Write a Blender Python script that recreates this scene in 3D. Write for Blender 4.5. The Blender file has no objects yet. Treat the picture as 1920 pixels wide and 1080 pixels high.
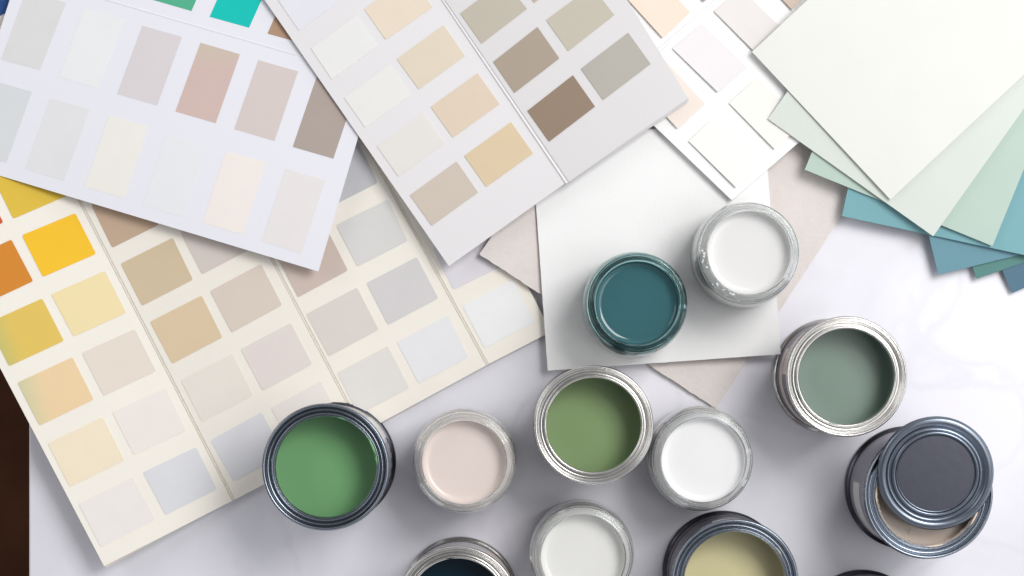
import bpy, bmesh, math, random
from mathutils import Vector, noise
random.seed(7)
S = bpy.context.scene
COL = S.collection

# ------------------------------------------------------------------ camera, world, lights
PX = 0.0004            # metres on the tabletop per pixel of the 1920 px wide photograph
D = 1.55               # camera height
NX, NY = 965.0, 690.0  # the point straight below the lens
CAMX, CAMY = (NX-960)*PX, (540-NY)*PX
cam = bpy.data.objects.new('camera', bpy.data.cameras.new('camera'))
COL.objects.link(cam); S.camera = cam
cam.location = (CAMX, CAMY, D)
cam.data.sensor_width = 36
cam.data.lens = 36*D/(1920*PX)
cam.data.shift_x = (960-NX)/1920
cam.data.shift_y = (NY-540)/1920
cam.data.clip_start = 0.05; cam.data.clip_end = 20

W = bpy.data.worlds.new('World'); S.world = W; W.use_nodes = True
nt = W.node_tree; bg = nt.nodes['Background']
# studio surroundings: soft pale walls near the horizon, dim ceiling overhead
tc = nt.nodes.new('ShaderNodeTexCoord'); sep = nt.nodes.new('ShaderNodeSeparateXYZ')
rmp = nt.nodes.new('ShaderNodeValToRGB')
nt.links.new(tc.outputs['Generated'], sep.inputs[0]); nt.links.new(sep.outputs['Z'], rmp.inputs[0])
rmp.color_ramp.elements[0].position = 0.0; rmp.color_ramp.elements[0].color = (0.675,0.68,0.70,1)
rmp.color_ramp.elements[1].position = 1.0; rmp.color_ramp.elements[1].color = (0.12,0.122,0.13,1)
e_ = rmp.color_ramp.elements.new(.55); e_.color = (0.50,0.505,0.52,1)
# surroundings set brighter to the right than the left, shaping shade and reflections
mrw = nt.nodes.new('ShaderNodeMapRange'); mrw.inputs['From Min'].default_value = -1; mrw.inputs['To Min'].default_value = .5; mrw.inputs['To Max'].default_value = 1.5
nt.links.new(sep.outputs['X'], mrw.inputs['Value'])
vs = nt.nodes.new('ShaderNodeVectorMath'); vs.operation = 'SCALE'
nt.links.new(rmp.outputs[0], vs.inputs[0]); nt.links.new(mrw.outputs[0], vs.inputs['Scale'])
nt.links.new(vs.outputs[0], bg.inputs[0]); bg.inputs[1].default_value = 1.02

def area(name, loc, target, size, power, color):
    l = bpy.data.lights.new(name, 'AREA'); l.shape = 'RECTANGLE'; l.size = size[0]; l.size_y = size[1]
    l.energy = power; l.color = color
    o = bpy.data.objects.new(name, l); COL.objects.link(o); o.location = loc
    o.rotation_euler = (Vector(target)-Vector(loc)).to_track_quat('-Z', 'Y').to_euler()
    return o
area('key_softbox', (0.85, 0.62, 1.6), (0.0, -0.02, 0), (0.8, 0.8), 22, (1.0, 0.985, 0.965))
area('added_side_fill', (0.80, -0.12, 1.5), (0.3, -0.05, 0), (0.7, 0.7), 4, (1.0, 0.99, 0.98))  # added lamp: gives the right of the tabletop more sheen, softens shadows
area('added_left_fill', (-1.2, 0.5, 1.0), (0, 0, 0), (0.8, 0.8), 3.5, (1.0, 0.99, 0.98))  # added fill lamp, lifts the brightness of the left side

S.view_settings.view_transform = 'Standard'; S.view_settings.look = 'None'
S.view_settings.exposure = 0.075; S.view_settings.gamma = 1.0
S.view_settings.use_curve_mapping = False
S.render.resolution_x = 1024; S.render.resolution_y = 576

# ------------------------------------------------------------------ helpers
def P(px, py, z=0.0):
    """the point at height z seen at this place of the photograph"""
    x, y = (px-960)*PX, (540-py)*PX
    k = (D-z)/D
    return Vector((CAMX+(x-CAMX)*k, CAMY+(y-CAMY)*k, z))

def lin(c):
    return tuple(((v/255)/12.92 if v/255 <= .04045 else ((v/255+.055)/1.055)**2.4) for v in c)

GAIN = 1.04
def alb(c, f=GAIN):
    return tuple(min(.88, max(.002, v/f)) for v in lin(c))

MC = {}
def mat(key, rgb, rough=.55, metal=0., bump=0., bscale=400., var=0., vscale=40., spec=.5, coat=0., rgb2=None, gdir=None, fibre=0.):
    if key in MC: return MC[key]
    m = bpy.data.materials.new(key); m.use_nodes = True; n = m.node_tree; b = n.nodes['Principled BSDF']
    b.inputs['Roughness'].default_value = rough; b.inputs['Metallic'].default_value = metal
    b.inputs['Specular IOR Level'].default_value = spec
    b.inputs['Coat Weight'].default_value = coat; b.inputs['Coat Roughness'].default_value = .05
    t = n.nodes.new('ShaderNodeTexCoord')
    out = None
    if rgb2:
        se = n.nodes.new('ShaderNodeVectorMath'); se.operation = 'DOT_PRODUCT'
        se.inputs[1].default_value = gdir[0]
        n.links.new(t.outputs['Generated'], se.inputs[0])
        r = n.nodes.new('ShaderNodeValToRGB'); r.color_ramp.interpolation = 'EASE'
        r.color_ramp.elements[0].position = gdir[1]; r.color_ramp.elements[0].color = (*rgb2, 1)
        r.color_ramp.elements[1].position = gdir[2]; r.color_ramp.elements[1].color = (*rgb, 1)
        n.links.new(se.outputs['Value'], r.inputs[0]); out = r.outputs[0]
    if var:
        nz = n.nodes.new('ShaderNodeTexNoise'); nz.inputs['Scale'].default_value = vscale; nz.inputs['Detail'].default_value = 5
        n.links.new(t.outputs['Object'], nz.inputs['Vector'])
        mp = n.nodes.new('ShaderNodeMapRange'); mp.inputs['From Min'].default_value = .3; mp.inputs['From Max'].default_value = .7
        mp.inputs['To Min'].default_value = 1-var; mp.inputs['To Max'].default_value = 1+var
        n.links.new(nz.outputs['Fac'], mp.inputs['Value'])
        mx = n.nodes.new('ShaderNodeVectorMath'); mx.operation = 'SCALE'
        if out: n.links.new(out, mx.inputs[0])
        else: mx.inputs[0].default_value = rgb
        n.links.new(mp.outputs[0], mx.inputs['Scale']); out = mx.outputs[0]
    if out: n.links.new(out, b.inputs['Base Color'])
    else: b.inputs['Base Color'].default_value = (*rgb, 1)
    if bump:
        nb = n.nodes.new('ShaderNodeTexNoise'); nb.inputs['Scale'].default_value = bscale; nb.inputs['Detail'].default_value = 4
        n.links.new(t.outputs['Object'], nb.inputs['Vector'])
        bp = n.nodes.new('ShaderNodeBump'); bp.inputs['Strength'].default_value = bump; bp.inputs['Distance'].default_value = .001
        n.links.new(nb.outputs['Fac'], bp.inputs['Height']); n.links.new(bp.outputs[0], b.inputs['Normal'])
    MC[key] = m
    return m

def tag(o, label=None, cat=None, group=None, kind=None):
    if label: o['label'] = label
    if cat: o['category'] = cat
    if group: o['group'] = group
    if kind: o['kind'] = kind
    return o

def empty(name, loc, label, cat, group=None):
    o = bpy.data.objects.new(name, None); COL.objects.link(o); o.location = loc; o.empty_display_size = .02
    return tag(o, label, cat, group)

def link(name, bm, mats, parent=None, smooth=False, angle=40, bevel=0):
    bmesh.ops.recalc_face_normals(bm, faces=bm.faces)
    me = bpy.data.meshes.new(name)
    if parent is not None and parent.location.length:
        bmesh.ops.translate(bm, verts=bm.verts, vec=-parent.location)
    bm.to_mesh(me); bm.free()
    for m in (mats if isinstance(mats, (list, tuple)) else [mats]): me.materials.append(m)
    o = bpy.data.objects.new(name, me); COL.objects.link(o)
    if parent is not None: o.parent = parent
    if smooth:
        for p in me.polygons: p.use_smooth = True
        me.set_sharp_from_angle(angle=math.radians(angle))
    if bevel:
        b = o.modifiers.new('bevel', 'BEVEL'); b.width = bevel; b.segments = 2; b.limit_method = 'ANGLE'; b.angle_limit = math.radians(50)
    return o

def slab_bm(bm, top, th, side_mat=1, top_mat=0):
    """closed slab: list of top points (Vector), thickness downwards"""
    t = [bm.verts.new(v) for v in top]
    b = [bm.verts.new(v-Vector((0, 0, th))) for v in top]
    f = bm.faces.new(t); f.material_index = top_mat
    g = bm.faces.new(b[::-1]); g.material_index = top_mat
    n = len(t)
    for i in range(n):
        s = bm.faces.new((t[i], b[i], b[(i+1) % n], t[(i+1) % n])); s.material_index = side_mat
    return bm

def rounded(q, r=4., n=3):
    """rounded outline in photo px of a four-sided figure; keeps an optional third value (height)"""
    out = []
    for i in range(4):
        c = Vector(q[i]); a = Vector(q[i-1]); b = Vector(q[(i+1) % 4])
        p0 = c+(a-c).normalized()*r; p1 = c+(b-c).normalized()*r
        for k in range(n+1):
            t = k/n
            out.append((1-t)**2*p0+2*t*(1-t)*c+t*t*p1)
    return out

def swatch(q, c, parent, zf, th=.0004, r=4., rough=.5, name='colour_swatch', label=None, c2=None, gdir=None, lift=None, spec=.4, f=GAIN):
    bm = bmesh.new()
    if lift is None:
        pts = [P(p[0], p[1], zf(p[0], p[1])+th) for p in rounded([Vector((*v, 0)) for v in q], r)]
    else:
        pts = [P(p[0], p[1], zf(p[0], p[1])+th+p[2]*.001) for p in rounded([Vector((v[0], v[1], l)) for v, l in zip(q, lift)], r)]
    slab_bm(bm, pts, th*.93 if lift is None else min(th*.6, .0005), 0)
    key = 'swatch_%d_%d_%d_%s_%d' % (*c, 'g' if c2 else 'p', int(rough*100+f*1000))
    m = mat(key, alb(c, f), rough, bump=.04, bscale=900, var=.012, vscale=60, rgb2=alb(c2, f) if c2 else None, gdir=gdir, spec=spec)
    o = link(name, bm, m, parent)
    if label: o['label'] = label
    return o

def edge_pts(a, b, amp, step):
    """points from a to b (px) with a rough, cut-board wobble"""
    a = Vector(a); b = Vector(b); L = (b-a).length; n = max(1, int(L/step))
    d = (b-a).normalized(); nrm = Vector((-d.y, d.x)); out = []
    for i in range(n):
        t = i/n; w = 0 if i == 0 else amp*(noise.noise(Vector((a.x+t*L*.09, a.y*.1, 3)))+.6*noise.noise(Vector((t*L*.35, a.x, 9))))
        out.append(a+d*(t*L)+nrm*w)
    return out

def lathe(bm, prof, n=128, z0=0, centre=(0, 0), mi=0, close=False):
    rings = []
    for r, z in prof:
        if r < 1e-6: rings.append([bm.verts.new((centre[0], centre[1], z0+z))])
        else: rings.append([bm.verts.new((centre[0]+r*math.cos(2*math.pi*i/n), centre[1]+r*math.sin(2*math.pi*i/n), z0+z)) for i in range(n)])
    pairs = list(zip(rings, rings[1:]))
    if close: pairs.append((rings[-1], rings[0]))
    for A, B in pairs:
        for i in range(n):
            j = (i+1) % n
            if len(A) == 1 and len(B) == 1: continue
            if len(A) == 1: f = bm.faces.new((A[0], B[i], B[j]))
            elif len(B) == 1: f = bm.faces.new((A[i], A[j], B[0]))
            else: f = bm.faces.new((A[i], A[j], B[j], B[i]))
            f.material_index = mi
    return bm

def smooth_prof(pts, k=4):
    """Catmull-Rom through the profile points"""
    out = []
    n = len(pts)
    for i in range(n-1):
        p0 = pts[max(i-1, 0)]; p1 = pts[i]; p2 = pts[i+1]; p3 = pts[min(i+2, n-1)]
        for s in range(k):
            t = s/k
            out.append(tuple(.5*((2*p1[a])+(-p0[a]+p2[a])*t+(2*p0[a]-5*p1[a]+4*p2[a]-p3[a])*t*t+(-p0[a]+3*p1[a]-3*p2[a]+p3[a])*t**3) for a in (0, 1)))
    out.append(pts[-1])
    return out

def arc_patch(bm, r0, r1, z0, z1, a0, a1, n=None, mi=0, skew=0.):
    """curved plate on a can's side between two angles (degrees)"""
    n = n or max(2, int(abs(a1-a0)/4)); V = []
    for i in range(n+1):
        a = math.radians(a0+(a1-a0)*i/n)
        V.append([bm.verts.new((r*math.cos(a), r*math.sin(a), z)) for r, z in ((r0, z0), (r1, z0), (r1, z1), (r0, z1))])
    for A, B in zip(V, V[1:]):
        for k in range(4):
            f = bm.faces.new((A[k], B[k], B[(k+1) % 4], A[(k+1) % 4])); f.material_index = mi
    bm.faces.new(V[0][::-1]); bm.faces.new(V[-1])
    return bm

# ------------------------------------------------------------------ the setting
def marble():
    m = bpy.data.materials.new('marble'); m.use_nodes = True; n = m.node_tree; b = n.nodes['Principled BSDF']
    t = n.nodes.new('ShaderNodeTexCoord')
    w = n.nodes.new('ShaderNodeTexNoise'); w.inputs['Scale'].default_value = 5; w.inputs['Detail'].default_value = 6
    n.links.new(t.outputs['Object'], w.inputs['Vector'])
    ad = n.nodes.new('ShaderNodeVectorMath'); ad.operation = 'MULTIPLY_ADD'
    ad.inputs[1].default_value = (.22, .22, .22)
    n.links.new(w.outputs['Color'], ad.inputs[0]); n.links.new(t.outputs['Object'], ad.inputs[2])
    v = n.nodes.new('ShaderNodeTexVoronoi'); v.feature = 'DISTANCE_TO_EDGE'; v.inputs['Scale'].default_value = 6.5
    n.links.new(ad.outputs[0], v.inputs['Vector'])
    r = n.nodes.new('ShaderNodeValToRGB'); r.color_ramp.interpolation = 'EASE'
    r.color_ramp.elements[0].position = 0; r.color_ramp.elements[0].color = (1, 1, 1, 1)
    r.color_ramp.elements[1].position = .04; r.color_ramp.elements[1].color = (0, 0, 0, 1)
    n.links.new(v.outputs['Distance'], r.inputs[0])
    p = n.nodes.new('ShaderNodeTexNoise'); p.inputs['Scale'].default_value = 4.2; p.inputs['Detail'].default_value = 4
    n.links.new(t.outputs['Object'], p.inputs['Vector'])
    pr = n.nodes.new('ShaderNodeMapRange'); pr.inputs['From Min'].default_value = .40; pr.inputs['From Max'].default_value = .62
    n.links.new(p.outputs['Fac'], pr.inputs['Value'])
    mu = n.nodes.new('ShaderNodeMath'); mu.operation = 'MULTIPLY'
    n.links.new(r.outputs[0], mu.inputs[0]); n.links.new(pr.outputs[0], mu.inputs[1])
    mu2 = n.nodes.new('ShaderNodeMath'); mu2.operation = 'MULTIPLY'; mu2.inputs[1].default_value = .12
    n.links.new(mu.outputs[0], mu2.inputs[0])
    cl = n.nodes.new('ShaderNodeTexNoise'); cl.inputs['Scale'].default_value = 7; cl.inputs['Detail'].default_value = 8
    n.links.new(ad.outputs[0], cl.inputs['Vector'])
    cr = n.nodes.new('ShaderNodeValToRGB')
    cr.color_ramp.elements[0].position = .35; cr.color_ramp.elements[0].color = (.71, .705, .765, 1)
    cr.color_ramp.elements[1].position = .62; cr.color_ramp.elements[1].color = (.81, .805, .87, 1)
    n.links.new(cl.outputs['Fac'], cr.inputs[0])
    mx = n.nodes.new('ShaderNodeMix'); mx.data_type = 'RGBA'
    n.links.new(mu2.outputs[0], mx.inputs[0]); n.links.new(cr.outputs[0], mx.inputs[6]); mx.inputs[7].default_value = (.36, .35, .40, 1)
    n.links.new(mx.outputs[2], b.inputs['Base Color'])
    b.inputs['Roughness'].default_value = .38; b.inputs['Specular IOR Level'].default_value = .7
    return m

bm = bmesh.new()
q = [P(54, -900), P(3200, -900), P(3200, 2100), P(54, 2100)]
slab_bm(bm, q, .03, 0)
tag(link('tabletop', bm, marble(), bevel=.0015), 'pale lilac white marble tabletop with faint grey veins', None, kind='structure')
def wood():
    m = mat('dark_wood', (.062, .024, .012), .8, spec=.1, bump=.2, bscale=30, var=.35, vscale=9)
    return m
bm = bmesh.new()
slab_bm(bm, [Vector((-3, 3, -.72)), Vector((3, 3, -.72)), Vector((3, -3, -.72)), Vector((-3, -3, -.72))], .02, 0)
tag(link('floor', bm, wood()), 'dark brown floor seen past the table edge', None, kind='structure')

# ------------------------------------------------------------------ cream fold-out swatch booklet
CR = mat('cream_card', alb((242, 237, 227), 1.04), .5, bump=.05, bscale=700, var=.012, vscale=30)
CE = mat('cream_card_edge', alb((214, 208, 190)), .8)
ZC = .0046
def zc(x, y):      # the first page springs up towards its outer edge
    xf = 438-.5156*(938-y); xl = 195-.524*(1062-y)
    return ZC + max(0, min(1.02, (xf-x)/max(1, xf-xl)))**1.0*.019
bk = empty('swatch_booklet', P(440, 500, 0), 'large cream fold-out booklet with mustard, yellow, beige and grey swatches, lying at lower left', 'booklet')
folds_b = [(195, 1062), (438, 938), (681, 811), (914, 684), (1034, 622)]
folds_t = [(-391, -56), (-75, -60), (223, -60), (505, -60), (679, -60)]
for i in range(4):
    g = 2.6
    def ins(a, b, d): a = Vector(a); b = Vector(b); return a+(b-a).normalized()*d
    bl, br = folds_b[i], folds_b[i+1]; tl, tr = folds_t[i], folds_t[i+1]
    l = g if i else 0; r_ = g if i < 3 else 0
    top = [ins(tl, tr, l), ins(tr, tl, r_), ins(br, bl, r_), ins(bl, br, l)]
    bm = bmesh.new(); slab_bm(bm, [P(*v, zc(*v)) for v in top], .0011)
    link('page', bm, [CR, CE], bk, bevel=.0002)
for i in (1, 2, 3):
    b = Vector(folds_b[i]); t = Vector(folds_t[i]); n = Vector((1, 0))
    bm = bmesh.new()
    prof = [(-3.2, -.0010), (-2.0, -.0007), (-1.1, .0001), (-.3, -.0005), (.5, -.0006), (1.2, .0001), (2.1, -.0007), (3.2, -.0010)]
    A = [bm.verts.new(P(b.x+u, b.y-.5*u, ZC+z)) for u, z in prof]; B = [bm.verts.new(P(t.x+u, t.y-.5*u, ZC+z)) for u, z in prof]
    A2 = [bm.verts.new(v.co-Vector((0, 0, .0008))) for v in A]; B2 = [bm.verts.new(v.co-Vector((0, 0, .0008))) for v in B]
    for k in range(len(prof)-1):
        bm.faces.new((A[k], A[k+1], B[k+1], B[k])); bm.faces.new((A2[k+1], A2[k], B2[k], B2[k+1]))
    link('fold', bm, CR, bk, smooth=True, angle=60)
for (k, z0, dx, dy) in ((0, .0030, 3, -3), (1, .0014, 5, 2)):
    bm = bmesh.new()
    qq = [folds_t[1], folds_t[4], (folds_b[4][0]-2, folds_b[4][1]-2), (folds_b[1][0]+dx, folds_b[1][1]+dy-2)] if k == 0 else \
         [folds_t[0], folds_t[1], (folds_b[1][0]-dx, folds_b[1][1]+dy), (folds_b[0][0]+dx-1, folds_b[0][1]+dy)]
    slab_bm(bm, [P(*v, z0 if k == 0 or n_ in (1, 2) else z0+.0155) for n_, v in enumerate(qq)], .0011)
    link('under_page', bm, [CR, CE], bk)

def col_rows(first, last, n):
    return [[tuple(Vector(f).lerp(Vector(l), i/(n-1))) for f, l in zip(first, last)] for i in range(n)]
sw = []
# first page, left column
sw += [([(-137, 385), (-35, 340), (6, 417), (-94, 463)], (206, 86, 44), 'red-orange'),
       ([(-80, 497), (21, 449), (62, 527), (-38, 574)], (212, 134, 34), 'orange'),
       ([(-24, 606), (79, 559.5), (119.5, 639), (17, 686.5)], (226, 194, 92), 'mustard'),
       ([(32.6, 717.4), (135.6, 669.7), (175.5, 749), (74, 798)], (236, 208, 164), 'peach'),
       ([(89.6, 831.4), (192.6, 781.7), (233, 863), (131, 913)], (240, 227, 200), 'pale cream'),
       ([(147.4, 944.7), (249, 894.6), (291, 974), (189.4, 1026)], (236, 231, 227), 'off-white')]
sw += [([(-14, 331), (86, 289), (125, 367), (25, 410)], (222, 188, 62), 'olive yellow'),
       ([(41, 441), (141, 399.6), (180, 476), (80.5, 519)], (246, 194, 30), 'bright yellow'),
       ([(96, 552), (196.4, 508), (236.4, 586.6), (138, 631)], (240, 222, 172), 'pale yellow'),
       ([(153.6, 661.7), (252.8, 617), (292.4, 696), (194, 742)], (228, 218, 206), 'warm grey'),
       ([(210.6, 773.2), (310.4, 727.6), (348.2, 807.4), (251.3, 853.4)], (237, 230, 224), 'pinkish white'),
       ([(268, 885.6), (367.4, 838.4), (406, 917), (310.4, 965.8)], (218, 219, 223), 'bluish white')]
# second page
sw += [([(171, 384), (268, 338), (298, 421), (210.4, 464.5)], (196, 170, 146), 'tan'),
       ([(226.3, 494.4), (323.6, 445.8), (361.7, 524.4), (266.4, 573.4)], (211, 192, 162), 'khaki tan'),
       ([(281.2, 603.3), (378, 554), (417, 632.5), (322.8, 682)], (222, 200, 168), 'sand'),
       ([(338.9, 712.5), (435.8, 663.2), (474.5, 741), (378.8, 790.7)], (234, 229, 219), 'ivory'),
       ([(395, 825.3), (490.8, 772.4), (531, 852), (437.8, 902.7)], (221, 222, 227), 'bluish white'),
       ([(338, 436), (435, 388), (474, 465), (379, 514.3)], (214, 204, 198), 'mauve grey'),
       ([(393.6, 545.8), (488.9, 495), (528.9, 572), (434.4, 623.6)], (219, 206, 194), 'greige'),
       ([(451, 654.7), (545.3, 605.3), (585, 682.8), (492.8, 732.6)], (228, 219, 215), 'pale mauve'),
       ([(507.7, 764.6), (601.4, 714.7), (641, 792), (550, 842)], (233, 228, 222), 'off-white'),
       ([(-60, -40), (37, -89), (76, -11), (-20, 40)], (30, 74, 140), 'blue')]
# third page
sw += [([(518, 480), (613, 429), (652.4, 507), (558.8, 557.6)], (206, 190, 180), 'mauve tan'),
       ([(574, 589), (669.5, 539), (710, 618), (616.3, 668)], (220, 214, 208), 'stone'),
       ([(632, 699), (727, 648.7), (767.4, 727.5), (672, 778)], (226, 224, 220), 'light grey'),
       ([(574, 313), (670, 265), (708, 343), (614, 391)], (196, 196, 200), 'mid grey'),
       ([(630, 422), (727, 374), (764.4, 451.6), (670.3, 499.7)], (217, 216, 214), 'grey'),
       ([(687, 530.8), (781.5, 481.8), (822, 559.3), (727.8, 609)], (213, 210, 211), 'cool grey'),
       ([(744, 641), (839.8, 591.2), (878, 670), (785.3, 719)], (232, 232, 235), 'bluish white')]
# fourth page
sw += [([(811, 465), (905, 420), (941, 499), (850.5, 543.5)], (222, 219, 226), 'lilac white'),
       ([(867.5, 574), (961, 525), (1002, 603), (909, 653)], (238, 239, 240), 'white'),
       ([(756, 357), (850, 310), (888, 388), (795, 436)], (206, 206, 214), 'lilac grey')]
for q, c, nm in sw:
    c2 = gd = None
    if nm == 'mustard': c2, gd = (190, 190, 116), ((1, .35, 0), .1, .62)
    if nm == 'peach': c2, gd = (202, 204, 164), ((1, .25, 0), .08, .55)
    swatch(q, c, bk, zc, .0004, 4, label=nm+' swatch', c2=c2, gdir=gd)

# ------------------------------------------------------------------ beige board and white board
def board(name, quad, zt, th, m_top, m_edge, amp, step, label, cat, group=None):
    """zt: top heights at the four corners"""
    q = [Vector(v) for v in quad]
    cx = sum((v for v in q), Vector((0, 0)))/4
    root = empty(name, P(cx.x, cx.y, min(zt)-th), label, cat, group)
    u = q[1]-q[0]; v = q[3]-q[0]
    def zf(x, y):
        d = Vector((x, y))-q[0]; s = d.dot(u)/u.length_squared; t = d.dot(v)/v.length_squared
        return zt[0]+(zt[1]-zt[0])*s+(zt[3]-zt[0])*t
    pts = []
    for i in range(4): pts += edge_pts(q[i], q[(i+1) % 4], amp, step)
    bm = bmesh.new(); slab_bm(bm, [P(p.x, p.y, zf(p.x, p.y)) for p in pts], th, 1)
    return root, bm, [m_top, m_edge], zf

bt = mat('beige_board', alb((227, 219, 216)), .85, bump=.3, bscale=420, var=.02, vscale=150)
be = mat('brown_board_core', alb((150, 112, 84)), .9, bump=.3, bscale=600, var=.2, vscale=300)
root, bm, ms, zf = board('card_board', [(899, 477), (1342, 766), (1648, 297), (1205, 8)], [.0116, .0030, .0030, .0116], .0026, bt, be, 1.5, 4,
                     'pinkish beige textured board with rough brown edges, under the white board', 'board')
MESH = link('board_sheet', bm, ms, root)
wt = mat('white_board', alb((251, 252, 254), 1.0), .6, bump=.12, bscale=520, var=.008, vscale=50)
we = mat('tan_board_core', alb((190, 168, 146)), .9, var=.15, vscale=300)
ZW = .0130
root, bm, ms, zf = board('card_board', [(996, 258), (1433, 227), (1464, 664), (1027, 695)], [ZW]*4, .0014, wt, we, .35, 9,
                     'smooth white square board that the teal jar and a white jar stand on', 'board')
link('board_sheet', bm, ms, root)

# ------------------------------------------------------------------ white swatch pad (top right of centre)
WPM = mat('white_page', alb((252, 252, 255), 1.0), .45, bump=.04, bscale=700)
WPE = mat('white_page_edge', alb((226, 226, 228)), .8)
ZP = .0189
zp = lambda x, y: ZP
pad = empty('swatch_booklet', P(1400, 150, ZW), 'thick white booklet with blank white and pale peach cards, beneath the fan of sheets', 'booklet')
A0 = Vector((1372, 376)); ua = Vector((-144, -140))/200.8; ub = Vector((126, -109))/166.6
def pw(a, b): v = A0+ua*a+ub*b; return (v.x, v.y)
zz = ZW+.0002
for i in range(4):
    th = .0012; zt = zz+th; o = (0, 1.6, .6, 0)[i]
    bm = bmesh.new()
    slab_bm(bm, [P(*pw(600, -4), zt if i < 3 else ZP), P(*pw(o, 1.5*o), zt if i < 3 else ZP), P(*pw(o, 432), zt if i < 3 else ZP), P(*pw(600, 432), zt if i < 3 else ZP)], th)
    link('page', bm, [WPM, WPE], pad, bevel=.0003)
    zz = zt+.00022
# crease ridge across the pad and a sheet that covers its upper half
bm = bmesh.new()
for off, hh in ((0, 0), (6, 0)):
    a = Vector((1229, 97)); b_ = Vector((1346, -4)); d = Vector((.66, -.75)); n = Vector((.65, .76))
    e = b_+(b_-a).normalized()*60; s0 = a-(b_-a).normalized()*60
    prof = [(-2.0, 0), (-.8, .0007), (.8, .0007), (2.0, 0)]
    A = [bm.verts.new(P(*(s0+n*(u+off))[:], ZP+z)) for u, z in prof]; B = [bm.verts.new(P(*(e+n*(u+off))[:], ZP+z)) for u, z in prof]
    for k in range(3): bm.faces.new((A[k], A[k+1], B[k+1], B[k]))
    bm.faces.new((A[0], B[0], B[3], A[3])); bm.faces.new(A); bm.faces.new(B[::-1])
link('fold', bm, WPM, pad, smooth=True, angle=70)
pads = [([(1159, -21), (1210, -68), (1293.5, 23), (1242.7, 71)], (252, 232, 214), 'peach card'),
        ([(1261, 90.8), (1315.5, 44), (1400.5, 126), (1346, 172.7)], (246, 242, 244), 'pale lilac card'),
        ([(1338.6, 20.7), (1388, -22), (1461.5, 49), (1412, 94)], (240, 235, 233), 'pale pink grey card'),
        ([(1186, 150), (1237, 103), (1321.8, 194.5), (1270.5, 241)], (250, 238, 228), 'pale peach card'),
        ([(1367, 193.3), (1419, 145.5), (1504, 232), (1452.4, 279.7)], (250, 249, 243), 'cream card'),
        ([(1291.5, 264.6), (1341, 217.5), (1429, 305), (1380, 351.6)], (254, 253, 249), 'blank white card'),
        ([(1400, -70), (1450, -115), (1535, -30), (1485, 18)], (214, 194, 180), 'tan card'),
        ([(1236, -88), (1286, -133), (1371, -45), (1320, 3)], (190, 168, 150), 'brown card')]
for q, c, nm in pads:
    swatch(q, c, pad, zp, .0008, 1.2, name='colour_card', label=nm, lift=(.8, 0, .8, 1.6), f=1.17)

# ------------------------------------------------------------------ left folded sheet with printed swatches
ls_o = Vector((597, 509)); 
def zl(x, y):   # tilts up a little towards its lower right corner
    return .0125+.004*(x/650)+.0015*(y/500)
sheet = empty('swatch_sheet', P(250, 230, .006), 'bluish white folded sheet with printed greys, browns and a turquoise patch, at upper left', 'colour chart')
SH = mat('cool_white_paper', alb((236, 236, 244), 1.05), .38, bump=.02, bscale=500, spec=.5)
SE = mat('cool_white_paper_edge', alb((225, 225, 232)), .7)
c0, c1 = Vector((202, 0)), Vector((570, 107)); cd = (c1-c0).normalized(); c1 = c1+cd*140; c0m = c0-cd*195
up = Vector((.3035, -.953))
def gridsheet(name, quad, zf, th, mats, parent, nx=10, ny=6):
    bm = bmesh.new(); T = []; Bt = []
    q = [Vector(v) for v in quad]
    for j in range(ny+1):
        rt = []; rb = []
        for i in range(nx+1):
            v = q[0].lerp(q[1], i/nx).lerp(q[3].lerp(q[2], i/nx), j/ny)
            p = P(v.x, v.y, zf(v.x, v.y)); rt.append(bm.verts.new(p)); rb.append(bm.verts.new(p-Vector((0, 0, th))))
        T.append(rt); Bt.append(rb)
    for j in range(ny):
        for i in range(nx):
            bm.faces.new((T[j][i], T[j+1][i], T[j+1][i+1], T[j][i+1])); bm.faces.new((Bt[j][i], Bt[j][i+1], Bt[j+1][i+1], Bt[j+1][i]))
    for j in range(ny):
        for i in (0, nx):
            f = bm.faces.new((T[j][i], Bt[j][i], Bt[j+1][i], T[j+1][i])); f.material_index = 1
    for i in range(nx):
        for j in (0, ny):
            f = bm.faces.new((T[j][i], Bt[j][i], Bt[j][i+1], T[j][i+1])); f.material_index = 1
    return link(name, bm, mats, parent, smooth=True, angle=30)
rt = ls_o+(Vector((677, 262))-ls_o)*1.16
gridsheet('lower_panel', [c0m+cd*20-up*2, c1-up*2, ls_o, (-81, 305)], zl, .0004, [SH, SE], sheet)
gridsheet('upper_panel', [c0m+cd*20+up*160, c1+up*160, c1+up*1.2, c0m+cd*20+up*1.2], zl, .0004, [SH, SE], sheet)
bm = bmesh.new()      # the crease, slightly rounded
A = []; B = []
for u, z in ((-2.6, -.0002), (-1.2, .0003), (0, .0005), (1.2, .0003), (2.6, -.0002)):
    a = c0m+cd*20+up*u; b_ = c1+up*u
    A.append(bm.verts.new(P(a.x, a.y, zl(a.x, a.y)+z))); B.append(bm.verts.new(P(b_.x, b_.y, zl(b_.x, b_.y)+z)))
for k in range(4): bm.faces.new((A[k], A[k+1], B[k+1], B[k]))
bm.faces.new((A[0], B[0], B[4], A[4])); bm.faces.new(A); bm.faces.new(B)
link('fold', bm, SH, sheet, smooth=True, angle=60)
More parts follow.
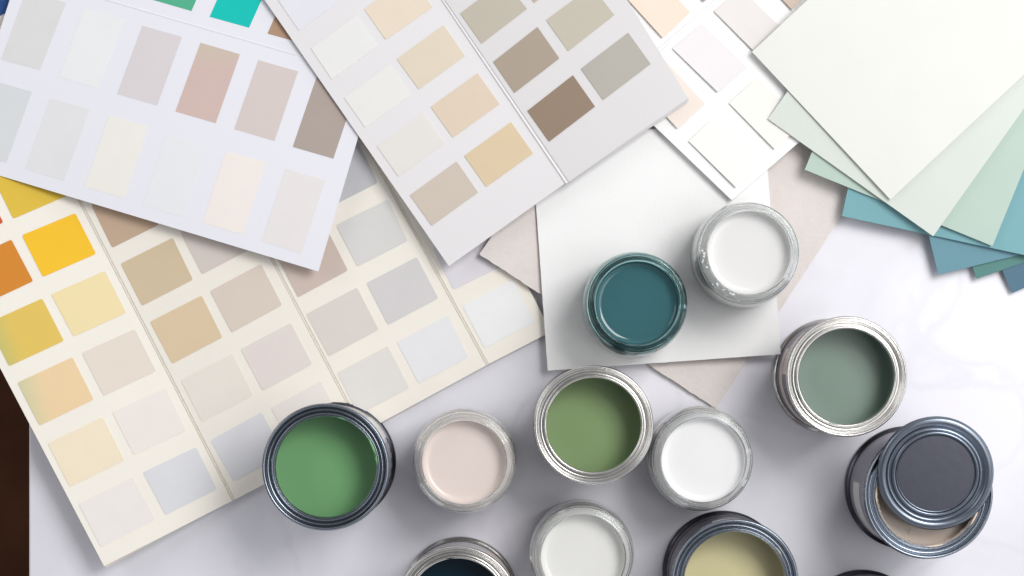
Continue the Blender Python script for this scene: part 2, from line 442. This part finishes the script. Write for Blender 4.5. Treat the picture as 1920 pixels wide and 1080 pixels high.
pr = [([(49, -16), (124, 5), (75, 131.5), (2, 112)], (223, 222, 222), 'light grey'),
      ([(158, 16), (233, 37), (184.5, 166), (111, 143.7)], (237, 238, 239), 'near white'),
      ([(267, 48), (341.3, 69.3), (294.6, 198), (219.5, 176.2)], (219, 213, 216), 'mauve grey'),
      ([(376, 80), (450, 101.6), (404.4, 231), (328.8, 209)], (211, 186, 180), 'dusty pink'),
      ([(484.3, 112.6), (559, 133.8), (514.6, 264.3), (439, 242)], (215, 204, 199), 'greige'),
      ([(593.6, 144.4), (669, 166), (625, 297.5), (548.8, 275.4)], (176, 163, 155), 'taupe'),
      ([(-14, 151), (60, 172), (12, 305.7), (-63, 284)], (219, 222, 225), 'cool grey'),
      ([(94, 184.4), (168.5, 204.6), (120, 339.4), (46.7, 317)], (229, 229, 231), 'pale grey'),
      ([(204.6, 216.6), (278.7, 237.8), (233.5, 372), (157.9, 350)], (240, 237, 231), 'ivory'),
      ([(313, 250.3), (387.5, 273.4), (343, 406.8), (267, 385)], (233, 235, 238), 'icy white'),
      ([(423.6, 283.5), (499, 304), (455, 440), (379.8, 418)], (243, 235, 230), 'blush white'),
      ([(535, 316), (610.4, 338), (565.6, 475), (490, 452.5)], (233, 229, 228), 'pearl grey'),
      ([(340, -129), (414, -108), (359, 20.7), (284, -1)], (84, 178, 142), 'green'),
      ([(450, -98), (525, -77), (467, 52), (393, 31.5)], (0, 196, 186), 'turquoise'),
      ([(558, -67), (632, -46), (576, 84), (501.6, 63)], (178, 146, 122), 'brown')]
for q, c, nm in pr:
    c2 = gd = None
    if nm == 'dusty pink': c, c2, gd = (206, 192, 176), (211, 187, 180), ((0, 1, 0), .62, 1.0)
    swatch(q, c, sheet, zl, .00014, .8, rough=.4, label=nm+' printed patch', c2=c2, gdir=gd, name='printed_swatch')

# ------------------------------------------------------------------ middle booklet
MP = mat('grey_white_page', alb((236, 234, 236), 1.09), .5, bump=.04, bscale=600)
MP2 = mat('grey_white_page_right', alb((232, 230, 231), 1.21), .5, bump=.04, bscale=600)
ME = mat('page_edge', alb((222, 221, 222)), .75)
mid = empty('swatch_booklet', P(900, 200, .02), 'grey-white open booklet with cream, tan and brown swatches, top centre', 'booklet')
def zml(x, y):   # left page rises towards the fold
    d = (Vector((x, y))-Vector((496, 0))).dot(Vector((.822, -.57)))
    return .0198+.0072*max(0, min(1, d/275))
def zmr(x, y): return .0282
du = Vector((.565, .825))
def ext(a, b, t): a = Vector(a); b = Vector(b); return a+(b-a)*t
Lb = (841.7, 499); Fb = (1061, 343); Lt = ext(Lb, (496, 0), 1.35); Ft = ext(Fb, (829, 0), 1.4)
gridsheet('left_page', [Lt, Ft-Vector((2, 0)), Vector(Fb)-Vector((2, -1)), Lb], zml, .0006, [MP, ME], mid, 8, 4)
Rb = (1291, 184); Rt = ext(Rb, (1176, 0), 1.7)
Rf = (1067, 341); Rft = ext(Rf, (834, 0), 1.4)
for i, (dz, ox, oy) in enumerate(((0, 0, 0), (.0013, 1.2, 1.8), (.0026, -.6, 3.4), (.0039, 1.5, 5.2), (.0052, -.3, 6.4))):
    z = .0282-dz
    bm = bmesh.new()
    slab_bm(bm, [P(*Rft, z), P(*Rt, z), P(Rb[0]+ox, Rb[1]+oy, z), P(Rf[0]+ox*.4, Rf[1]+oy*.45, z)], .0010)
    link('right_page', bm, [MP2, ME], mid, bevel=.0002)
bm = bmesh.new()
A = []; B = []
for u, z in ((-3.4, -.0008), (-2, .0004), (-.8, .0006), (.3, .0004), (1.0, -.0001), (2.2, -.0001), (3.2, .0004), (4.2, .0002)):
    A.append(bm.verts.new(P(1063+u, 343.5-.5*u, .0274+z))); B.append(bm.verts.new(P(Ft.x+2+u, Ft.y-.5*u, .0274+z)))
for k in range(7): bm.faces.new((A[k], A[k+1], B[k+1], B[k]))
link('fold', bm, MP, mid, smooth=True, angle=50)
ml = [([(520, -2), (607, -63), (646, -6), (561, 57.8)], (238, 238, 246), 'lilac white'),
      ([(582.8, 90.5), (669.4, 28.9), (708.4, 85.7), (622.2, 148.8)], (243, 243, 241), 'white'),
      ([(645.3, 183), (730.5, 120.8), (770.5, 178), (684.8, 239.3)], (243, 242, 239), 'warm white'),
      ([(707, 274), (793.6, 211.8), (833, 268), (747.4, 331.7)], (238, 235, 231), 'off-white'),
      ([(768.6, 365.9), (856.2, 302.8), (896.6, 360.6), (809.5, 423.2)], (215, 202, 189), 'greige'),
      ([(683, 16.8), (768, -43), (811, 13.5), (723.3, 74.6)], (240, 226, 206), 'pale peach'),
      ([(744, 110.7), (831.6, 47.2), (872, 104.5), (785.4, 167.5)], (233, 220, 199), 'cream'),
      ([(807.6, 200.3), (895.7, 137.2), (936.6, 195), (849, 258)], (232, 214, 193), 'peach beige'),
      ([(870.6, 292.2), (958.2, 228.7), (999.6, 287.4), (911.6, 350.5)], (229, 208, 174), 'golden sand')]
mr = [([(863, 25), (946, -37), (988, 16.4), (903, 81.8)], (204, 196, 180), 'stone'),
      ([(924.6, 116), (1007.8, 50.5), (1048.8, 109.3), (964.5, 174.3)], (182, 167, 149), 'taupe'),
      ([(988.6, 208), (1074.3, 141), (1115.7, 199.8), (1029.5, 265.7)], (156, 135, 115), 'brown'),
      ([(960, -53), (1046, -116), (1089, -63), (1001.6, 5)], (206, 190, 176), 'pinkish tan'),
      ([(1024, 37.6), (1110, -26), (1152, 28), (1065.6, 95.8)], (208, 201, 184), 'pale khaki'),
      ([(1089, 129), (1178, 61.2), (1220, 119.8), (1131, 187.7)], (192, 187, 177), 'warm grey')]
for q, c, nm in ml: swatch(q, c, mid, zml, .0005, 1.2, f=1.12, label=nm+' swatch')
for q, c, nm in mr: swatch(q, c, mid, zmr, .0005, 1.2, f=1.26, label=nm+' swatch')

# ------------------------------------------------------------------ fanned sheets (top right)
fan = [((1897.9, 549.7), (1920, 540), 0.0052, (72, 116, 140), 'dark slate blue card, lowest of the fan, only its corner showing', 'slate'),
       ((1831.5, 522.8), (1920, 491.8), 0.0077, (78, 138, 132), 'dark green card in the fan, a narrow corner between two blue cards', 'darkgreen'),
       ((1759.5, 515), (1911, 478), 0.0105, (102, 155, 172), 'medium blue card in the fan, its corner pointing down to the marble', 'blue'),
       ((1578.8, 405), (1920, 478), 0.0152, (122, 181, 190), 'light teal blue card in the fan, under the mint green card', 'teal'),
       ((1509, 318), (1859, 460.5), 0.0192, (196, 218, 206), 'mint green card in the fan, third from the top', 'mint'),
       ((1440, 223), (1750.4, 443.4), 0.0225, (229, 237, 229), 'very pale mint card in the fan, just under the off-white one', 'palemint'),
       ((1410, 97), (1672.6, 377.5), 0.0262, (246, 248, 241), 'off-white card with faint green tint, topmost and largest in view of the fan', 'offwhite')]
for L, Bp, z0, c, lab, key in fan:
    L = Vector(L); d = (Vector(Bp)-L).normalized(); n = Vector((d.y, -d.x))
    w, h = 380, 520
    q = [L, L+d*w, L+d*w+n*h, L+n*h]
    z = [z0, z0, z0+.0165, z0+.0165]
    cen = (q[0]+q[2])/2
    bm = bmesh.new()
    slab_bm(bm, [P(v.x, v.y, zz) for v, zz in zip(q, z)], .0005)
    m1 = mat('card_'+key, alb(c, 1.225), .5, bump=.035, bscale=700, var=.012, vscale=25)
    m2 = mat('card_edge_'+key, tuple(min(.85, v*1.05+.03) for v in alb(c)), .7)
    o = link('colour_card', bm, [m1, m2])
    bb = cen; off = P(bb.x, bb.y, z0)
    for v in o.data.vertices: v.co -= off
    o.location = off
    tag(o, lab, 'colour card', 'fan of loose colour cards')

# ------------------------------------------------------------------ materials of cans and jars
def metal(key, col, rough, radial=.25, dark=None):
    m = bpy.data.materials.new(key); m.use_nodes = True; n = m.node_tree; b = n.nodes['Principled BSDF']
    b.inputs['Metallic'].default_value = 1; b.inputs['Base Color'].default_value = (*col, 1); b.inputs['Roughness'].default_value = rough
    t = n.nodes.new('ShaderNodeTexCoord')
    # fine rolled streaks: noise stretched along the radius (polar coordinates)
    sp = n.nodes.new('ShaderNodeSeparateXYZ'); n.links.new(t.outputs['Object'], sp.inputs[0])
    at = n.nodes.new('ShaderNodeMath'); at.operation = 'ARCTAN2'; n.links.new(sp.outputs['Y'], at.inputs[0]); n.links.new(sp.outputs['X'], at.inputs[1])
    mu = n.nodes.new('ShaderNodeMath'); mu.operation = 'MULTIPLY'; mu.inputs[1].default_value = 26; n.links.new(at.outputs[0], mu.inputs[0])
    ln = n.nodes.new('ShaderNodeVectorMath'); ln.operation = 'LENGTH'; n.links.new(t.outputs['Object'], ln.inputs[0])
    l2 = n.nodes.new('ShaderNodeMath'); l2.operation = 'MULTIPLY'; l2.inputs[1].default_value = 90; n.links.new(ln.outputs['Value'], l2.inputs[0])
    cb = n.nodes.new('ShaderNodeCombineXYZ'); n.links.new(mu.outputs[0], cb.inputs[0]); n.links.new(l2.outputs[0], cb.inputs[1])
    nz = n.nodes.new('ShaderNodeTexNoise'); nz.inputs['Scale'].default_value = 1; nz.inputs['Detail'].default_value = 5
    n.links.new(cb.outputs[0], nz.inputs['Vector'])
    bp = n.nodes.new('ShaderNodeBump'); bp.inputs['Strength'].default_value = radial; bp.inputs['Distance'].default_value = .00018
    n.links.new(nz.outputs['Fac'], bp.inputs['Height']); n.links.new(bp.outputs[0], b.inputs['Normal'])
    n2 = n.nodes.new('ShaderNodeTexNoise'); n2.inputs['Scale'].default_value = 160; n2.inputs['Detail'].default_value = 6
    n.links.new(t.outputs['Object'], n2.inputs['Vector'])
    mr = n.nodes.new('ShaderNodeMapRange'); mr.inputs['To Min'].default_value = rough-.04; mr.inputs['To Max'].default_value = rough+.08
    n.links.new(n2.outputs['Fac'], mr.inputs['Value']); n.links.new(mr.outputs[0], b.inputs['Roughness'])
    return m
STEEL = metal('tin_steel', (.66, .65, .63), .22, .04)
BLUE = metal('blue_steel', (.26, .29, .335), .25, .012)
LIDM = metal('lid_steel', (.23, .265, .32), .28, .04)
DARKM = metal('dark_steel', (.10, .105, .12), .3, .1)

def paintmat(key, c, rough=.22, coat=0., f=1.0):
    return mat('paint_'+key, alb(c, f), rough, bump=.015, bscale=60, spec=.5, coat=coat)

def glassmat(name, tr):
    m = bpy.data.materials.new(name); m.use_nodes = True; b = m.node_tree.nodes['Principled BSDF']
    b.inputs['Transmission Weight'].default_value = tr; b.inputs['Roughness'].default_value = .02; b.inputs['IOR'].default_value = 1.45
    b.inputs['Base Color'].default_value = (.97, .985, .98, 1)
    return m
GLASS = glassmat('milky_glass', .9); TGLASS = glassmat('teal_stained_glass', 1.0)
TGLASS.node_tree.nodes['Principled BSDF'].inputs['Base Color'].default_value = (.42, .66, .66, 1)

H = .085
def can(cx, cy, r, blue, paint, wrap, label, depth=.03, opening=.785, at_base=False, labels=(), prough=.3):
    z = 0 if at_base else H
    c = P(cx, cy, z); R = r*PX*(D-z)/D
    root = empty('paint_can', (c.x, c.y, 0), label, 'paint can', 'open paint cans')
    M = BLUE if blue else STEEL
    o = opening
    if blue:
        prof = [(.955, -.115), (.985, -.10), (1.0, -.065), (1.0, -.03), (.988, -.008), (.972, 0), (.955, -.008), (.945, -.03), (.93, -.07), (.912, -.088),
                (.892, -.09), (.872, -.075), (.858, -.05), (.848, -.034), (.838, -.030), (.829, -.036), (.822, -.042), (.815, -.036), (.805, -.030), (o+.004, -.06), (o, -.10), (o+.012, -.13)]
    else:
        prof = [(.955, -.115), (.985, -.10), (1.0, -.065), (1.0, -.03), (.988, -.008), (.972, 0), (.955, -.008), (.945, -.026), (.936, -.032), (.926, -.027), (.905, -.045),
                (.88, -.064), (.858, -.062), (.84, -.040), (.826, -.024), (.81, -.022), (o+.008, -.035), (o, -.06), (o, -.10), (o+.012, -.13)]
    bm = bmesh.new(); lathe(bm, [(a*R, H+b*R) for a, b in smooth_prof(prof, 5)], 288)
    bmesh.ops.translate(bm, verts=bm.verts, vec=root.location)
    link('rim', bm, M, root, smooth=True, angle=70)
    # body; inner wall coloured dark to deepen the shade inside the can
    bm = bmesh.new(); Rb = .945*R
    lathe(bm, [(0, .0025), (Rb*.93, .0025), (Rb*.95, .006), (Rb, .008), (Rb, H-.11*R), (Rb+.012*R, H-.108*R), (o*R+.02*R, H-.125*R)])
    lathe(bm, [(o*R+.02*R, H-.125*R), (Rb-.0006, H-.16*R), (Rb-.0006, .004), (0, .004)], mi=1)
    bmesh.ops.remove_doubles(bm, verts=bm.verts, dist=1e-6)
    bmesh.ops.translate(bm, verts=bm.verts, vec=root.location)
    body = link('body', bm, [wrap, DARKM], root, smooth=True, angle=35)
    bm = bmesh.new()
    lathe(bm, smooth_prof([(Rb*.94, .004), (Rb*.97, .0003), (R*.99, .0002), (R*1.005, .0022), (R*.995, .0045), (Rb+.0002, .0058)], 3))
    bmesh.ops.translate(bm, verts=bm.verts, vec=root.location)
    link('base_rim', bm, DARKM if blue else M, root, smooth=True, angle=70)
    # paint with a raised edge where it wets the wall
    bm = bmesh.new(); Rp = Rb-.0008; zt = H-depth
    lathe(bm, [(0, .0045), (Rp, .0045), (Rp, zt+.0025), (Rp-.0006, zt+.0012), (Rp-.0018, zt+.0003), (Rp-.004, zt), (Rp*.5, zt), (0, zt)])
    bmesh.ops.translate(bm, verts=bm.verts, vec=root.location)
    link('paint', bm, paint, root, smooth=True, angle=60)
    # small smears of paint left on the lip
    rnd = random.Random(int(cx*7+cy))
    if not at_base:
        for k in range(4 if blue else 3):
            a0 = rnd.uniform(0, 360); da = rnd.uniform(9, 34); n = 14; w = rnd.uniform(.0003, .0008); bm = bmesh.new()
            rr = R*(rnd.choice((.806, .85)) if blue else rnd.choice((.806, .845))); V = []
            for i in range(n+1):
                a = math.radians(a0+da*i/n); t = i/n; ww = w*math.sin(math.pi*min(.97, max(.03, t)))*(1+.5*noise.noise(Vector((i*.6, k, cx))))
                base = H-.030*R+.0002 if rr < R*.82 else H-.046*R+.0002
                V.append([bm.verts.new(((rr+o_)*math.cos(a), (rr+o_)*math.sin(a), base+z_)) for o_, z_ in ((-ww, -.0003), (-ww*.4, .0002), (ww*.4, .0002), (ww, -.0004))])
            for A_, B_ in zip(V, V[1:]):
                for q_ in range(3): bm.faces.new((A_[q_], A_[q_+1], B_[q_+1], B_[q_]))
                bm.faces.new((A_[3], A_[0], B_[0], B_[3]))
            bm.faces.new(V[0]); bm.faces.new(V[-1][::-1])
            bmesh.ops.translate(bm, verts=bm.verts, vec=root.location)
            link('paint_smear', bm, paint, root, smooth=True, angle=60)
    for (z0, z1, a0, a1, m, lab) in labels:
        bm = bmesh.new(); arc_patch(bm, Rb+.00005, Rb+.00035, z0*H, z1*H, a0, a1)
        bmesh.ops.translate(bm, verts=bm.verts, vec=root.location)
        p = link('label', bm, m, root, smooth=True, angle=35)
        p['label'] = lab
    return root, c, R

WRD = mat('wrap_plum_grey', alb((96, 90, 104)), .35, var=.06, vscale=60)
WRG = mat('wrap_mid_grey', alb((150, 148, 162)), .35, var=.04, vscale=60)
WRL = mat('wrap_pale', alb((206, 203, 206)), .35, var=.04, vscale=60)
LBW = mat('label_white', alb((226, 224, 220)), .4, var=.03, vscale=80)
LBP = mat('label_pinkish', alb((214, 198, 190)), .4, var=.03, vscale=80)
LBK = mat('label_ink', alb((44, 46, 58)), .4)
LBB = mat('label_tan', alb((200, 176, 150)), .4)

can(610, 876, 119.5, True, paintmat('leaf_green', (118, 172, 118), .32), WRL, 'blue-rimmed paint can of bright leaf green paint, leftmost of the cans',
    labels=[(.22, .86, -75, 22, WRG, 'grey printed panel'), (.12, .88, 26, 52, LBW, 'white paper label'), (.3, .86, 55, 95, LBP, 'pale printed panel')] +
           [(.10, .19, a, a+5, LBK, 'dark printed dash') for a in range(-40, 30, 10)])
can(1113.5, 797, 112, False, paintmat('moss_green', (130, 156, 106), .32), STEEL, 'silver paint can of moss green paint, touching the white jar')
can(1588, 706, 113.5, False, paintmat('sage_green', (117, 139, 127), .3), WRD, 'silver paint can of grey sage paint with pink banded side, near the right edge',
    labels=[(.34, .52, 150, 290, LBP, 'pinkish band'), (.55, .93, 128, 178, LBP, 'pinkish label'), (.62, .85, 139, 160, LBW, 'oval pale label')])
r_, cc, RR = can(1741, 927, 121.5, True, paintmat('beige', (226, 206, 190), .28), WRG, 'paint can of beige paint half covered by its loose dark lid',
    depth=.02, labels=[(.30, .60, 172, 228, LBW, 'off-white label strip')])
bm = bmesh.new()   # torn skin of dried paint along the lip
n = 150; ring = []
for i in range(n+1):
    a = math.radians(150+(360-10-150+20)*i/n)
    w = .0006+.0012*abs(noise.noise(Vector((i*.22, 1, 2))))
    ring.append([bm.verts.new((RR*.80*math.cos(a), RR*.80*math.sin(a), H-.0014)), bm.verts.new(((RR*.79-w)*math.cos(a), (RR*.79-w)*math.sin(a), H-.0032-w))])
for a, b_ in zip(ring, ring[1:]): bm.faces.new((a[0], a[1], b_[1], b_[0]))
bmesh.ops.solidify(bm, geom=bm.faces[:], thickness=.0003)
bmesh.ops.translate(bm, verts=bm.verts, vec=r_.location)
link('dried_paint', bm, mat('dried_paint', alb((232, 222, 212)), .5, bump=.3, bscale=300), r_, smooth=True)
bm = bmesh.new()   # fleck of paint skin, a small forked shape
fz = H-.02+.0002
fc = P(1704, 996, fz)
def blade(bm, a, b_, w, h=.0003):
    a = Vector(a); b_ = Vector(b_); d = (b_-a).normalized(); n = Vector((-d.y, d.x))*w
    pts = [a-n, b_-n*.6, b_+n*.6, a+n]
    slab_bm(bm, [Vector((fc.x+p.x, fc.y+p.y, fz+h)) for p in pts], h*.95, 0)
blade(bm, (0, 0), (0, -.0022), .0004); blade(bm, (0, 0), (-.0018, .0014), .0005, .00032); blade(bm, (0, 0), (.0018, .0018), .0005, .00034)
link('paint_fleck', bm, MC['dried_paint'], r_)
can(1378, 1093, 120, True, paintmat('khaki', (212, 204, 158), .3), WRD, 'blue-rimmed paint can of khaki yellow paint, cut by the bottom edge',
    labels=[(.62, .86, 78, 108, LBW, 'pale paper label'), (.30, .34, 60, 200, LBK, 'thin dark line')])
can(857, 1138, 114, False, paintmat('navy', (8, 40, 56), .2), WRL, 'silver paint can of dark navy paint, at the bottom edge',
    depth=.024, labels=[(.30, .60, 10, 60, LBP, 'pinkish label'), (.40, .52, 14, 34, LBB, 'tan mark'), (.2, .24, 5, 130, LBK, 'thin dark line')])
can(1616, 1181, 113, True, paintmat('plum', (90, 80, 92), .3), WRD, 'paint can of which only the dark rim shows, right of the khaki can', at_base=True)

# loose lid
lz = H+.0035
lc = P(1754, 888, lz); RL = 108.5*PX*(D-lz)/D
lid = empty('can_lid', lc, 'round dark slate lid lying askew on the beige paint can', 'can lid')
bm = bmesh.new()
prof = [(0, .000), (.60, .000), (.655, .001), (.675, .006), (.69, .030), (.705, .045), (.725, .046), (.745, .030), (.765, -.002), (.785, -.012), (.815, -.010), (.84, .012), (.865, .040),
        (.90, .052), (.94, .050), (.965, .040), (.985, .018), (1.0, -.015), (.995, -.05), (.975, -.06)]
pp = [prof[0]]+smooth_prof(prof[1:], 3)
under = [(.955, -.05), (.955, -.015), (.90, -.0), (.86, -.03), (.82, -.06), (.76, -.06), (.70, -.03), (.6, -.03), (0, -.03)]
lathe(bm, [(a*RL, b*RL) for a, b in pp+under])
bmesh.ops.translate(bm, verts=bm.verts, vec=lid.location)
link('lid_ring', bm, LIDM, lid, smooth=True, angle=70)
bm = bmesh.new(); lathe(bm, [(0, .0009), (.62*RL, .0009), (.655*RL, .0007), (.66*RL, .0001), (0, .0001)])
bmesh.ops.translate(bm, verts=bm.verts, vec=lid.location)
link('centre_disc', bm, mat('slate_enamel', alb((72, 74, 86)), .5, bump=.25, bscale=160, var=.04, vscale=70), lid, smooth=True)
lid.rotation_euler = (math.radians(-8), math.radians(3), 0)
lid.rotation_euler = (math.radians(8), math.radians(-3), 0)

# ------------------------------------------------------------------ glass jars
HJ = .068
def jar(cx, cy, zb, paint, label, depth=.012, film=.0015, glass=None):
    """cx, cy: centre of the lip in the photo; zb: height of what it stands on"""
    zt = zb+HJ; c = P(cx, cy, zt); s = PX*(D-zt)/D
    root = empty('paint_jar', (c.x, c.y, zb), label, 'glass jar', 'open glass jars of paint')
    r = lambda v: v*s
    outer = [(r(60), .0014), (r(80), .0002), (r(90), .0006), (r(97), .005), (r(100), .011), (r(100.3), .03), (r(100), HJ-.027), (r(98), HJ-.0215), (r(95.6), HJ-.0175), (r(94.2), HJ-.0152),
             (r(95.6), HJ-.0134), (r(95.8), HJ-.0124), (r(94.0), HJ-.0106), (r(95.2), HJ-.0088), (r(95.3), HJ-.0078), (r(94.2), HJ-.0060), (r(92.0), HJ-.0056), (r(91.2), HJ-.0044), (r(90.4), HJ-.0030), (r(88.6), HJ-.0027), (r(86.4), HJ-.0022), (r(85.4), HJ-.0012), (r(83.8), HJ-.0004), (r(81.5), HJ), (r(79.6), HJ-.0006), (r(78.4), HJ-.0022)]
    inner = [(r(78.6), HJ-.0042), (r(84.5), HJ-.0054), (r(90), HJ-.0076), (r(92.8), HJ-.0098), (r(92.8), HJ-.0145), (r(94.2), HJ-.0182), (r(96.6), HJ-.0225), (r(98.6), HJ-.029), (r(98.6), .014), (r(94), .008), (r(80), .0055), (0, .0055)]
    bm = bmesh.new()
    lathe(bm, [(0, .0014)]+smooth_prof(outer, 3)+smooth_prof(inner, 2), 224)
    bmesh.ops.translate(bm, verts=bm.verts, vec=root.location)
    link('glass', bm, glass or GLASS, root, smooth=True, angle=60)
    # paint: fills the jar, and coats the inside of the neck up to near the lip
    g = .00012; zs = HJ-depth
    wall = [(r(80), .0058), (r(93.5), .0083), (r(98.2), .0143), (r(98.2), HJ-.0292), (r(96.1), HJ-.0228), (r(93.8), HJ-.0185), (r(92.4), HJ-.0148), (r(92.4), HJ-.0101), (r(89.7), HJ-.0080), (r(84.2), HJ-.0058), (r(78.4), HJ-.0046)]
    top = [(r(77.9), HJ-.0048), (r(77.6), HJ-.0056), (r(77.4), zs+.0030), (r(76.6), zs+.0017), (r(74.2), zs+.0008), (r(70), zs+.0002), (r(66), zs), (r(35), zs), (0, zs)]
    bm = bmesh.new(); lathe(bm, [(0, .0058)]+wall+top)
    bmesh.ops.translate(bm, verts=bm.verts, vec=root.location)
    link('paint', bm, paint, root, smooth=True, angle=60)
    return root
jar(1195, 568, ZW, paintmat('teal', (56, 99, 105), .05, f=.98), 'glass jar of dark teal paint standing on the white board', depth=.010, film=.001, glass=TGLASS)
wj = jar(1406, 473, ZW, paintmat('grey_white', (221, 221, 220), .22), 'glass jar of light grey-white paint on the white board corner, upper right jar', depth=.012, film=.008)
jar(870, 867, 0, paintmat('blush', (222, 210, 204), .25), 'glass jar of pale blush pink paint', film=.009)
jar(1319, 863, 0, paintmat('pure_white', (234, 234, 235), .25), 'glass jar of pure white paint beside the moss green can', depth=.009, film=.0075)
jar(1093, 1045, 0, paintmat('chalk', (224, 224, 221), .25), 'glass jar of chalky off-white paint, at the bottom edge', film=.009)

rnd = random.Random(5)
bm = bmesh.new()
sj = PX*(D-ZW-HJ)/D
for k in range(26):
    a = math.radians(rnd.choice((rnd.uniform(178, 200), rnd.uniform(215, 250)))); rad = rnd.uniform(84, 92)*sj; w = rnd.uniform(.0003, .0008)
    m4 = bmesh.ops.create_icosphere(bm, subdivisions=2, radius=w)['verts']
    for v in m4:
        v.co = Vector((v.co.x+rad*math.cos(a), v.co.y+rad*math.sin(a), v.co.z*.5+HJ-(.0001 if rad < 87*sj else .0006+(rad/sj-87)*.0003)))
bmesh.ops.translate(bm, verts=bm.verts, vec=wj.location)
link('paint_drops', bm, MC['paint_grey_white'], wj, smooth=True)
